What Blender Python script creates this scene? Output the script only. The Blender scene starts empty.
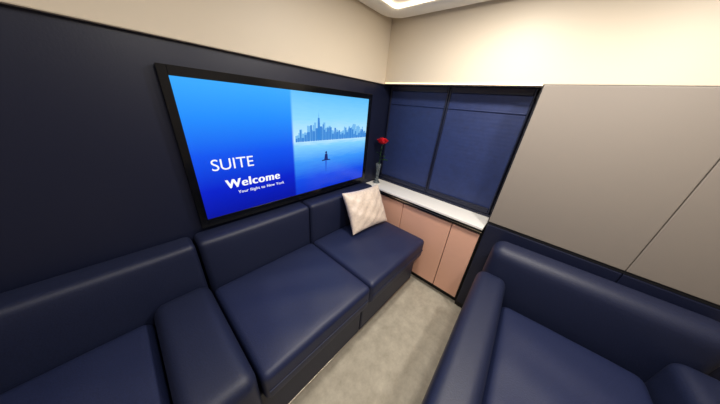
import bpy, bmesh, math, random
from mathutils import Vector, Matrix
random.seed(4)
S=bpy.context.scene
try:
    S.view_settings.view_transform='Standard'
    S.view_settings.look='None'
except Exception: pass
CH=1.42
def lin(c):
    return tuple(((v/255)/12.92 if v/255<=.04045 else ((v/255+.055)/1.055)**2.4) for v in c)+(1,)
# ---------------- materials
def mat(name,rgb,rough=.5,bump=0,scale=60,var=0,metal=0,sheen=0,emit=None,es=0,coat=0,detail=4):
    m=bpy.data.materials.new(name); m.use_nodes=True
    nt=m.node_tree; b=nt.nodes['Principled BSDF']
    b.inputs['Base Color'].default_value=lin(rgb)
    b.inputs['Roughness'].default_value=rough
    b.inputs['Metallic'].default_value=metal
    b.inputs['Sheen Weight'].default_value=sheen
    b.inputs['Coat Weight'].default_value=coat
    if emit:
        b.inputs['Emission Color'].default_value=lin(emit); b.inputs['Emission Strength'].default_value=es
    if bump or var:
        tc=nt.nodes.new('ShaderNodeTexCoord'); n=nt.nodes.new('ShaderNodeTexNoise')
        n.inputs['Scale'].default_value=scale; n.inputs['Detail'].default_value=detail
        nt.links.new(tc.outputs['Object'],n.inputs['Vector'])
        if bump:
            bp=nt.nodes.new('ShaderNodeBump'); bp.inputs['Strength'].default_value=bump; bp.inputs['Distance'].default_value=.01
            nt.links.new(n.outputs['Fac'],bp.inputs['Height']); nt.links.new(bp.outputs['Normal'],b.inputs['Normal'])
        if var:
            r=nt.nodes.new('ShaderNodeValToRGB')
            lo=tuple(max(0,v*(1-var)) for v in rgb); hi=tuple(min(255,v*(1+var)) for v in rgb)
            r.color_ramp.elements[0].position=.3; r.color_ramp.elements[1].position=.7
            r.color_ramp.elements[0].color=lin(lo); r.color_ramp.elements[1].color=lin(hi)
            nt.links.new(n.outputs['Fac'],r.inputs['Fac']); nt.links.new(r.outputs['Color'],b.inputs['Base Color'])
    return m
M_cream=mat('cream_panel',(224,211,190),.5,.02,200)
M_ceil=mat('ceiling_white',(246,242,232),.5)
M_navyw=mat('navy_wall_panel',(22,27,50),.4,.03,150)
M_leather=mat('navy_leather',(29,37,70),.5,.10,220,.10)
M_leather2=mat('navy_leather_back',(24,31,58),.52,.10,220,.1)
M_black=mat('black_gloss',(8,9,13),.15)
M_blackm=mat('black_matte',(14,15,20),.6)
M_blind=mat('navy_blind',(36,50,96),.55,.05,30,.06)
M_counter=mat('white_solid_surface',(240,237,231),.25)
M_peach=mat('peach_lacquer',(236,182,156),.38)
M_taupe=mat('taupe_panel',(138,129,120),.5,.03,120)
M_metal=mat('brushed_metal',(190,180,165),.3,metal=1)
M_pillow=mat('pillow_satin',(224,206,190),.4,.10,60,.05,sheen=.3)
M_led=mat('led_warm',(255,235,200),.5,emit=(255,215,170),es=1.5)
M_cove=mat('added_cove_emitter',(255,240,215),.5,emit=(255,238,212),es=3.0)  # emitter for the glow strip added at the ceiling lip
M_lamp=mat('added_lamp_glow',(255,245,230),.5,emit=(255,240,220),es=6)  # glowing lens of the added downlights
M_rose=mat('rose_petal',(205,14,30),.5,.1,120,.2)
M_green=mat('leaf_green',(28,62,30),.5,.1,80,.2)
M_glass=mat('smoked_glass',(130,140,145),.08,coat=.5); M_glass.node_tree.nodes['Principled BSDF'].inputs['Transmission Weight'].default_value=.6
M_txt=mat('screen_text',(0,0,0),.5,emit=(255,255,255),es=1)
M_sky=mat('screen_skyline',(0,0,0),.5,emit=(56,134,216),es=1)
M_sky2=mat('screen_skyline_far',(0,0,0),.5,emit=(116,186,240),es=1)
M_fig=mat('screen_figure',(0,0,0),.5,emit=(10,35,110),es=1)
M_ref=mat('screen_reflection',(0,0,0),.5,emit=(34,92,214),es=1)
# carpet
M_carpet=mat('beige_carpet',(176,163,140),.95,.5,420,.06)
nt=M_carpet.node_tree
b=nt.nodes['Principled BSDF']
n2=nt.nodes.new('ShaderNodeTexNoise'); n2.inputs['Scale'].default_value=14; n2.inputs['Detail'].default_value=10; n2.inputs['Roughness'].default_value=.7
tc=nt.nodes.new('ShaderNodeTexCoord'); nt.links.new(tc.outputs['Object'],n2.inputs['Vector'])
r=nt.nodes.new('ShaderNodeValToRGB'); r.color_ramp.elements[0].position=.3; r.color_ramp.elements[1].position=.7
r.color_ramp.elements[0].color=lin((172,163,146)); r.color_ramp.elements[1].color=lin((206,198,180))
nt.links.new(n2.outputs['Fac'],r.inputs['Fac']); nt.links.new(r.outputs['Color'],b.inputs['Base Color'])
# screen
def screen_mat():
    m=bpy.data.materials.new('tv_picture'); m.use_nodes=True; nt=m.node_tree
    L=nt.links.new; N=nt.nodes.new
    b=nt.nodes['Principled BSDF']; b.inputs['Base Color'].default_value=(0,0,0,1); b.inputs['Roughness'].default_value=.25
    tc=N('ShaderNodeTexCoord'); s=N('ShaderNodeSeparateXYZ'); L(tc.outputs['Object'],s.inputs[0])
    mr=N('ShaderNodeMapRange'); mr.inputs[1].default_value=.81; mr.inputs[2].default_value=1.485; L(s.outputs['Z'],mr.inputs[0])
    def ramp(st):
        r=N('ShaderNodeValToRGB'); e=r.color_ramp.elements
        e[0].position=st[0][0]; e[0].color=lin(st[0][1]); e[1].position=st[-1][0]; e[1].color=lin(st[-1][1])
        for p,c in st[1:-1]:
            k=e.new(p); k.color=lin(c)
        return r
    A=ramp([(0,(6,16,150)),(.25,(8,34,200)),(.5,(12,84,236)),(.75,(26,140,250)),(1,(52,172,252))]); L(mr.outputs[0],A.inputs[0])
    mp=N('ShaderNodeMapping'); mp.inputs['Scale'].default_value=(6,1,60); L(tc.outputs['Object'],mp.inputs[0])
    no=N('ShaderNodeTexNoise'); no.inputs['Scale'].default_value=2; L(mp.outputs[0],no.inputs['Vector'])
    ma=N('ShaderNodeMath'); ma.operation='MULTIPLY_ADD'; ma.inputs[1].default_value=.06; L(no.outputs['Fac'],ma.inputs[0])
    sb=N('ShaderNodeMath'); sb.operation='SUBTRACT'; sb.inputs[1].default_value=.03; L(mr.outputs[0],sb.inputs[0]); L(sb.outputs[0],ma.inputs[2])
    B=ramp([(0,(10,44,200)),(.18,(16,76,228)),(.36,(60,150,246)),(.5,(128,206,252)),(.56,(198,234,253)),(.75,(140,214,253)),(1,(82,184,250))]); L(ma.outputs[0],B.inputs[0])
    st=N('ShaderNodeMapRange'); st.inputs[1].default_value=.668; st.inputs[2].default_value=.682; L(s.outputs['X'],st.inputs[0])
    mx=N('ShaderNodeMix'); mx.data_type='RGBA'; L(st.outputs[0],mx.inputs[0]); L(A.outputs[0],mx.inputs[6]); L(B.outputs[0],mx.inputs[7])
    L(mx.outputs[2],b.inputs['Emission Color']); b.inputs['Emission Strength'].default_value=1.05
    return m
M_screen=screen_mat()
# ---------------- helpers
def obj(name,bm,mats,parent=None,smooth=False):
    me=bpy.data.meshes.new(name); bm.normal_update(); bm.to_mesh(me); bm.free()
    o=bpy.data.objects.new(name,me); S.collection.objects.link(o)
    for m in (mats if isinstance(mats,(list,tuple)) else [mats]): me.materials.append(m)
    if smooth:
        for p in me.polygons: p.use_smooth=True
    if parent: o.parent=parent
    return o
def empty(name):
    e=bpy.data.objects.new(name,None); S.collection.objects.link(e); e.empty_display_size=.1; return e
def addbox(bm,x0,x1,y0,y1,z0,z1,mi=0,bev=0,seg=2):
    r=bmesh.ops.create_cube(bm,size=1)
    vs=r['verts']
    for v in vs: v.co=Vector(((x0+x1)/2+v.co.x*(x1-x0),(y0+y1)/2+v.co.y*(y1-y0),(z0+z1)/2+v.co.z*(z1-z0)))
    fs=set(f for v in vs for f in v.link_faces)
    for f in fs: f.material_index=mi
    if bev:
        es=list(set(e for v in vs for e in v.link_edges))
        rr=bmesh.ops.bevel(bm,geom=es,offset=bev,segments=seg,affect='EDGES',profile=.5)
        for f in rr['faces']: f.material_index=mi
def box(name,x0,x1,y0,y1,z0,z1,m,parent=None,bev=0,seg=2):
    bm=bmesh.new(); addbox(bm,x0,x1,y0,y1,z0,z1,0,bev,seg); return obj(name,bm,m,parent)
def rsamp(a,b,r,n):
    out=[a+r*(1-math.cos(i/5*math.pi/2)) for i in range(5)]
    out+= [a+r+(b-a-2*r)*i/n for i in range(n+1)]
    out+= [b-r*(1-math.cos(i/5*math.pi/2)) for i in range(4,-1,-1)]
    return out
def cushion(name,x0,x1,y0,y1,z0,z1,r,puff,m,parent=None,axis=2,sgn=1,wr=0):
    bm=bmesh.new(); lo=(x0,y0,z0); hi=(x1,y1,z1)
    sm=[rsamp(lo[i],hi[i],r,max(3,min(24,int((hi[i]-lo[i])/.025)))) for i in range(3)]
    for ax in range(3):
        a,b_=[i for i in range(3) if i!=ax]
        for side in (lo,hi):
            g=[]
            for u in sm[a]:
                row=[]
                for v in sm[b_]:
                    p=[0,0,0]; p[a]=u; p[b_]=v; p[ax]=side[ax]; row.append(bm.verts.new(p))
                g.append(row)
            for i in range(len(g)-1):
                for j in range(len(g[0])-1):
                    bm.faces.new((g[i][j],g[i+1][j],g[i+1][j+1],g[i][j+1]))
    bmesh.ops.remove_doubles(bm,verts=bm.verts,dist=1e-5)
    bmesh.ops.recalc_face_normals(bm,faces=bm.faces)
    for v in bm.verts:
        p=v.co; q=Vector([min(max(p[i],lo[i]+r),hi[i]-r) for i in range(3)])
        d=p-q
        if d.length>1e-7: p=q+d.normalized()*r
        uv=[(2*(p[i]-lo[i])/(hi[i]-lo[i])-1) for i in range(3)]
        oth=[i for i in range(3) if i!=axis]
        k=max(0,1-uv[oth[0]]**4)*max(0,1-uv[oth[1]]**4)*max(0,sgn*uv[axis])
        p=Vector(p); p[axis]+=sgn*puff*k
        if wr: p[axis]+=sgn*wr*k*math.sin(p.x*23+p.y*11)*math.cos(p.y*19-p.x*7+p.z*13)
        v.co=p
    return obj(name,bm,m,parent,True)
def lathe(name,prof,cx,cy,m,parent=None,n=32):
    bm=bmesh.new(); rings=[]
    for r_,z in prof:
        rings.append([bm.verts.new((cx+r_*math.cos(2*math.pi*i/n),cy+r_*math.sin(2*math.pi*i/n),z)) for i in range(n)])
    for a,b_ in zip(rings,rings[1:]):
        for i in range(n): bm.faces.new((a[i],a[(i+1)%n],b_[(i+1)%n],b_[i]))
    bm.faces.new(rings[0][::-1]); bm.faces.new(rings[-1])
    return obj(name,bm,m,parent,True)
def tube(name,pts,rad,m,parent=None):
    c=bpy.data.curves.new(name,'CURVE'); c.dimensions='3D'; c.bevel_depth=rad; c.bevel_resolution=3
    sp=c.splines.new('BEZIER'); sp.bezier_points.add(len(pts)-1)
    for bp,p in zip(sp.bezier_points,pts):
        bp.co=p; bp.handle_left_type=bp.handle_right_type='AUTO'
    o=bpy.data.objects.new(name,c); S.collection.objects.link(o); c.materials.append(m)
    if parent:o.parent=parent
    return o
WL=1.16; WF=1.66; CZ=2.0
# ---------------- shell
box('floor',-1.1,1.8,-1.2,1.3,-.05,0,M_carpet)
box('ceiling',-1.1,1.8,-1.2,1.3,CZ,CZ+.05,M_ceil)
box('wall_left',-1.1,1.8,WL,WL+.1,0,CZ,M_navyw)
box('wall_far',WF,WF+.1,-1.2,WL,0,CZ,M_navyw)
box('wall_right',-1.1,1.66,-1.2,-1.1,0,CZ,M_taupe)
box('wall_back',-1.1,-1.0,-1.1,WL,0,CZ,M_taupe)
box('trim_1',-1.0,1.52,WL-.025,WL,1.575,CZ,M_cream,None,.004)
box('trim_2',1.52,WF,-1.1,WL,1.585,CZ,M_cream,None,.004)
box('led_strip_light',1.516,1.522,.13,1.13,1.580,1.588,M_led)
# ceiling cove with rounded lip
def sweep(name,pts,prof,m):
    bm=bmesh.new(); ring=[]
    for i,p in enumerate(pts):
        a=Vector(pts[max(0,i-1)]); c=Vector(pts[min(len(pts)-1,i+1)]); t=(c-a).normalized(); nrm=Vector((t.y,-t.x))
        ring.append([bm.verts.new((p[0]+nrm.x*d,p[1]+nrm.y*d,z)) for d,z in prof])
    for a,c in zip(ring,ring[1:]):
        for j in range(len(prof)-1): bm.faces.new((a[j],a[j+1],c[j+1],c[j]))
    bmesh.ops.recalc_face_normals(bm,faces=bm.faces)
    return obj(name,bm,m,None,True)
pts=[(-1.0,WL-.03),(1.36,WL-.03)]+[(1.36+.14*math.sin(t*math.pi/16),WL-.03-.14*(1-math.cos(t*math.pi/16))) for t in range(1,9)]+[(1.50,-1.1)]
sweep('trim_3',pts,[(0,CZ),(0,CZ-.022),(.008,CZ-.034),(.022,CZ-.04),(.085,CZ-.04),(.10,CZ-.034),(.108,CZ-.022),(.108,CZ)],M_ceil)
sweep('added_cove_glow',pts,[(.109,CZ-.004),(.109,CZ-.018),(.114,CZ-.018),(.114,CZ-.004)],M_cove)  # glow strip added along the lip to brighten the ceiling edge
# ---------------- television
tv=empty('television')
TY=1.13
SX0,SX1,SZ0,SZ1=.175,1.335,.836,1.457
BX0,BX1,BZ0,BZ1=.145,1.372,.795,1.492
box('housing',BX0,BX1,TY+.002,WL-.001,BZ0,BZ1,M_black,tv,.006)
bm=bmesh.new()
for a in ((BX0,SX0,BZ0,BZ1),(SX1,BX1,BZ0,BZ1),(SX0,SX1,BZ0,SZ0),(SX0,SX1,SZ1,BZ1)):
    addbox(bm,a[0],a[1],TY-.004,TY+.002,a[2],a[3],0,.001,1)
obj('bezel',bm,M_black,tv)
bm=bmesh.new()
vs=[bm.verts.new(p) for p in ((SX0,TY,SZ0),(SX1,TY,SZ0),(SX1,TY,SZ1),(SX0,TY,SZ1))]
bm.faces.new(vs); obj('screen',bm,M_screen,tv)
def flat(name,polys,m,y):
    bm=bmesh.new()
    for pl in polys: bm.faces.new([bm.verts.new((x,y,z)) for x,z in pl])
    return obj(name,bm,m,tv)
base=1.183
far=[];near=[]
x=.69
while x<1.315:
    w=random.uniform(.008,.02); h=1.35*(random.uniform(.02,.055)+.035*math.exp(-((x-.86)/.09)**2)+.02*math.exp(-((x-1.15)/.1)**2))
    far.append([(x,base),(min(x+w,1.333),base),(min(x+w,1.333),base+h),(x,base+h)]); x+=w*.9
x=.69
while x<1.32:
    w=random.uniform(.009,.022); h=1.35*(random.uniform(.01,.035)+.04*math.exp(-((x-.87)/.07)**2)+random.choice([0,0,.02]))
    near.append([(x,base-.004),(min(x+w,1.333),base-.004),(min(x+w,1.333),base+h),(x,base+h)]); x+=w*1.15
near.append([(.848,base),(.876,base),(.869,base+.135),(.855,base+.135)])
near.append([(.860,base+.13),(.864,base+.13),(.862,base+.175)])
flat('skyline_far',far,M_sky2,TY-.0010)
flat('skyline_near',near,M_sky,TY-.0015)
px,pz=.925,1.045; q=1.35
fig=[[(px-.012*q,pz),(px+.012*q,pz),(px+.008*q,pz+.03*q),(px-.008*q,pz+.03*q)],
     [(px+.006*q*math.cos(t*math.pi/5),pz+q*(.037+.007*math.sin(t*math.pi/5))) for t in range(10)],
     [(px-.03*q,pz-.006),(px+.03*q,pz-.006),(px+.022*q,pz+.002),(px-.022*q,pz+.002)]]
flat('distant_rower',fig,M_fig,TY-.0017)
flat('water_reflection',[[(px-.007,pz-.008),(px+.007,pz-.008),(px+.003,pz-.085),(px-.003,pz-.085)]],M_ref,TY-.0012)
def text(s,xr,z,size,bold=0):
    for k,dx in enumerate(((0,) if not bold else (-bold,-bold/2,0,bold/2,bold))):
        c=bpy.data.curves.new('txt','FONT'); c.body=s; c.size=size; c.align_x='RIGHT'; c.space_character=1.0+(.12 if bold else 0)
        o=bpy.data.objects.new('tmp',c); S.collection.objects.link(o)
        o.location=(xr+dx,TY-.0012-.00005*k,z); o.rotation_euler=(math.pi/2,0,0); c.materials.append(M_txt)
        bpy.context.view_layer.update()
        me=bpy.data.meshes.new_from_object(o.evaluated_get(bpy.context.evaluated_depsgraph_get()))
        mo=bpy.data.objects.new('caption_line',me); S.collection.objects.link(mo); mo.matrix_world=o.matrix_world.copy(); mo.parent=tv
        bpy.data.objects.remove(o)
text('SUITE',.435,1.075,.078)
text('Welcome',.572,.975,.066,.0028)
text('Your flight to New York',.595,.938,.023,.0004)
# ---------------- window blinds
def blind(i,y0,y1):
    e=empty('window_%d'%i)
    bm=bmesh.new()
    for a in ((y0,y0+.012,.77,1.58),(y1-.012,y1,.77,1.58),(y0+.012,y1-.012,.77,.80),(y0+.012,y1-.012,1.54,1.58)):
        addbox(bm,WF-.022,WF-.001,a[0],a[1],a[2],a[3],0,.004)
    obj('frame',bm,M_navyw,e)
    bm=bmesh.new(); n=30; rows=[]
    for k in range(n*2+1):
        z=.80+(1.54-.80)*k/(2*n); x_=WF-.012-(.0002 if k%2 else 0)
        rows.append([bm.verts.new((x_,y0+.012,z)),bm.verts.new((x_,y1-.012,z))])
    for a,c in zip(rows,rows[1:]): bm.faces.new((a[0],a[1],c[1],c[0]))
    obj('pleated_shade',bm,M_blind,e)
    box('pull_bar',WF-.022,WF-.013,y0+.014,y1-.014,.80,.812,M_navyw,e,.002)
    box('top_rail',WF-.020,WF-.013,y0+.014,y1-.014,1.44,1.448,M_blind,e,.002)
blind(1,.652,1.15); blind(2,.15,.648)
# ---------------- sideboard with counter
sb=empty('sideboard')
Y0,Y1=.13,1.155
box('carcass',1.47,WF-.001,Y0,Y1,.06,.70,M_blackm,sb)
box('plinth',1.50,WF-.001,Y0,Y1,0,.06,M_blackm,sb)
box('worktop',1.42,WF-.03,Y0,Y1,.735,.754,M_counter,sb,.004)
box('worktop_trim',1.435,WF-.03,Y0,Y1,.70,.735,M_black,sb,.003)
box('metal_edge',1.430,1.436,Y0,Y1,.712,.718,M_metal,sb)
yy=[1.15,.74,.325,.135]
for k in range(3):
    box('door_panel_%d'%(k+1),1.452,1.47,yy[k+1]+.0025,yy[k]-.0025,.075,.685,M_peach,sb,.003)
box('backsplash',WF-.03,WF-.001,Y0,Y1,.70,.77,M_navyw,sb,.003)
# ---------------- wardrobe
wd=empty('wardrobe')
box('body',1.47,1.515,-1.09,.125,0,1.58,M_blackm,wd)
yy=[.12,-.48,-1.08]
for k in range(2):
    box('upper_door_%d'%(k+1),1.45,1.47,yy[k+1]+.0015,yy[k]-.0015,.80,1.577,M_taupe,wd,.003)
    box('lower_door_%d'%(k+1),1.45,1.47,yy[k+1]+.0015,yy[k]-.0015,.06,.78,M_navyw,wd,.003)
box('recessed_grip',1.455,1.47,-1.08,.12,.781,.799,M_blackm,wd,.002)
# ---------------- bench sofa
so=empty('sofa')
FY=.46
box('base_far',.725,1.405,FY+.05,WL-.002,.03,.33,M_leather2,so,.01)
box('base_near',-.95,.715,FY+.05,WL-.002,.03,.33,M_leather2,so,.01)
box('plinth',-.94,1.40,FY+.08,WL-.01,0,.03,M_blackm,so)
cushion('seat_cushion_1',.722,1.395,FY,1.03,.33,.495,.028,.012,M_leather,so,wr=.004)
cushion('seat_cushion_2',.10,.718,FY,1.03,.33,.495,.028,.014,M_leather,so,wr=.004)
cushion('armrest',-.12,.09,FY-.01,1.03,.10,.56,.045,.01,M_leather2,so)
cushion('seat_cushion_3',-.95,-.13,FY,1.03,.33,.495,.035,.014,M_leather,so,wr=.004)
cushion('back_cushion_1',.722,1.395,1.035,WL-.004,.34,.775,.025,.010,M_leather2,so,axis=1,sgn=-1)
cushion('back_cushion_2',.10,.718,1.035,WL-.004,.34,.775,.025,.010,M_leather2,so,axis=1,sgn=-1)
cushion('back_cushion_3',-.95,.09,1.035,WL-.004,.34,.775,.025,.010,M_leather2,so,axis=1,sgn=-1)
for n_,(xa,xb) in enumerate(((.74,1.38),(.115,.70))):
    tube('piping_%d'%(n_+1),[(xa,FY-.001,.40),((xa+xb)/2,FY-.001,.40),(xb,FY-.001,.40)],.003,M_leather2,so)
tube('metal_base_trim',[(-.94,FY+.048,.05),(.3,FY+.048,.05),(1.40,FY+.048,.05)],.004,M_metal,so)
# ---------------- pillow
bm=bmesh.new(); N=36
W,H,T=.385,.325,.06
def pp(u,v,s):
    k=max(0,(1-u**2))*max(0,(1-v**2))
    sx=1-.07*(1-v*v)*abs(u)**2; sy=1-.07*(1-u*u)*abs(v)**2
    th=T*(k**.42)
    th*=1+.12*math.sin(7*u+3*v)*math.cos(5*v-2*u)+.05*math.sin(13*(u-v))
    return (u*W/2*sx, v*H/2*sy, s*th)
for s in (1,-1):
    g=[[bm.verts.new(pp(math.sin((2*i/N-1)*math.pi/2),math.sin((2*j/N-1)*math.pi/2),s)) for j in range(N+1)] for i in range(N+1)]
    for i in range(N):
        for j in range(N):
            q=(g[i][j],g[i+1][j],g[i+1][j+1],g[i][j+1]); bm.faces.new(q if s>0 else q[::-1])
bmesh.ops.remove_doubles(bm,verts=bm.verts,dist=1e-5)
pil=obj('throw_pillow',bm,M_pillow,None,True)
B0=Vector((.965,.85,.515)); B1=Vector((1.345,.81,.515)); T0=Vector((1.01,.985,.76))
ex=(B1-B0).normalized(); ey=(T0-B0); ey=(ey-ex*ey.dot(ex)).normalized(); ez=ex.cross(ey)
cen=(B0+B1)/2+ey*H/2+Vector((0,0,.012))
pil.matrix_world=Matrix(((ex.x,ey.x,ez.x,cen.x),(ex.y,ey.y,ez.y,cen.y),(ex.z,ey.z,ez.z,cen.z),(0,0,0,1)))
# ---------------- rose in vase
rv=empty('rose_vase')
vx,vy,vz=1.50,1.085,.7545
lathe('vase',[(.028,vz),(.032,vz+.006),(.030,vz+.014),(.017,vz+.03),(.015,vz+.06),(.018,vz+.11),(.024,vz+.16),(.026,vz+.19),(.022,vz+.19),(.018,vz+.15),(.012,vz+.05)],vx,vy,M_glass,rv)
lathe('vase_foot',[(.036,vz),(.036,vz+.006),(.03,vz+.008)],vx,vy,M_counter,rv)
tube('stem',[(vx,vy,vz+.06),(vx+.004,vy-.003,vz+.22),(vx+.008,vy-.008,vz+.365)],.0035,M_green,rv)
rc=Vector((vx+.008,vy-.008,vz+.385))
bm=bmesh.new()
for layer,(cnt,rad,hh,op) in enumerate(((3,.010,.050,.0),(4,.021,.056,.10),(5,.031,.052,.28),(6,.040,.044,.55))):
    for k in range(cnt):
        a0=2*math.pi*k/cnt+layer*.6; span=2*math.pi/cnt*.72; g=[]
        for i in range(9):
            s=i/8*2-1; row=[]
            for j in range(7):
                t=j/6; rr=rad*(math.sin(min(1,t*1.5+.1)*math.pi/2)**.8)*(1+op*t*t*.5)
                wdt=span*(math.sin(math.pi*(.15+.75*t))**.5)
                a=a0+s*wdt; z=-.022+hh*t*(1-.12*s*s)-op*.012*max(0,t-.7)/.3
                rr+=.002*math.sin(s*5+k)
                row.append(bm.verts.new(rc+Vector((rr*math.cos(a),rr*math.sin(a),z))))
            g.append(row)
        for i in range(8):
            for j in range(6): bm.faces.new((g[i][j],g[i+1][j],g[i+1][j+1],g[i][j+1]))
obj('rose_bloom',bm,M_rose,rv,True)
def leaf(p,d,l,w):
    bm=bmesh.new(); d=Vector(d).normalized(); sd=d.cross(Vector((0,0,1))).normalized(); up=sd.cross(d)
    g=[]
    for i in range(9):
        t=i/8; ww=w*math.sin(math.pi*min(1,t*.95+.03))**.8
        g.append([bm.verts.new(Vector(p)+d*l*t-Vector((0,0,1))*l*.25*t*t+sd*ww*s+up*abs(s)*ww*.3) for s in (-1,-.5,0,.5,1)])
    for a,c in zip(g,g[1:]):
        for j in range(4): bm.faces.new((a[j],a[j+1],c[j+1],c[j]))
    obj('leaf',bm,M_green,rv,True)
leaf((vx+.004,vy-.004,vz+.25),(-.3,-.9,.5),.08,.022)
leaf((vx+.004,vy-.004,vz+.27),(-.6,.4,.6),.055,.016)
leaf((vx+.004,vy-.004,vz+.22),(.5,-.8,.3),.08,.022)
leaf((vx+.006,vy-.005,vz+.31),(-.7,-.5,.6),.05,.014)
# ---------------- armchair
ac=empty('armchair')
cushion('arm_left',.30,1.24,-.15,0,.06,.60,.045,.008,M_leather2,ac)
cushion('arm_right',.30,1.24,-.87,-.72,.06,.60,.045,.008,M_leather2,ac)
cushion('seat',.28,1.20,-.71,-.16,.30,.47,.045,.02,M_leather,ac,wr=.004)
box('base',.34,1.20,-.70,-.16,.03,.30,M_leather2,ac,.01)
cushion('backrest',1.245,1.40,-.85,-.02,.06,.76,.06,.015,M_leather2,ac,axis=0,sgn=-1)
for a in ((.36,-.08),(.36,-.8),(1.34,-.08),(1.34,-.8)):
    lathe('foot',[(.02,0),(.02,.03),(.025,.062)],a[0],a[1],M_metal,ac)
ac.rotation_euler=(0,0,math.radians(3.0)); ac.location=(0,-.01,0)
# ---------------- lights: downlights added out of view to light the room
def down(i,x,y,p):
    e=empty('added_ceiling_light' if i==0 else 'added_ceiling_light.%03d'%i)  # invented recessed fitting around an added area light
    lathe('trim_ring',[(.075,CZ-.001),(.075,CZ-.006),(.06,CZ-.008)],x,y,M_metal,e)
    lathe('lens',[(.058,CZ-.0082),(.056,CZ-.011)],x,y,M_lamp,e)
    l=bpy.data.lights.new('added_lamp','AREA'); l.shape='DISK'; l.size=.11; l.energy=p; l.color=(1,.94,.86)
    o=bpy.data.objects.new('added_lamp',l); S.collection.objects.link(o); o.location=(x,y,CZ-.02); o.parent=e
down(0,.25,-.1,10); down(1,.9,-.35,12); down(2,-.5,.4,3.5); down(3,.98,.35,12)
w=bpy.data.worlds.new('w'); S.world=w; w.use_nodes=True
w.node_tree.nodes['Background'].inputs[0].default_value=(.5,.5,.55,1); w.node_tree.nodes['Background'].inputs[1].default_value=.3
# ---------------- camera
VX=(200,80); VY=(-260,122)
f=math.sqrt(-(VX[0]*VY[0]+VX[1]*VY[1]))
ax=Vector((VX[0],VX[1],-f)).normalized(); ay=Vector((VY[0],VY[1],-f)).normalized(); az=ax.cross(ay)
cd=bpy.data.cameras.new('camera'); cd.sensor_width=36; cd.lens=f/720*36; cd.clip_start=.02
co=bpy.data.objects.new('camera',cd); S.collection.objects.link(co)
co.matrix_world=Matrix(((ax.x,ax.y,ax.z,0),(ay.x,ay.y,ay.z,0),(az.x,az.y,az.z,CH),(0,0,0,1)))
S.camera=co
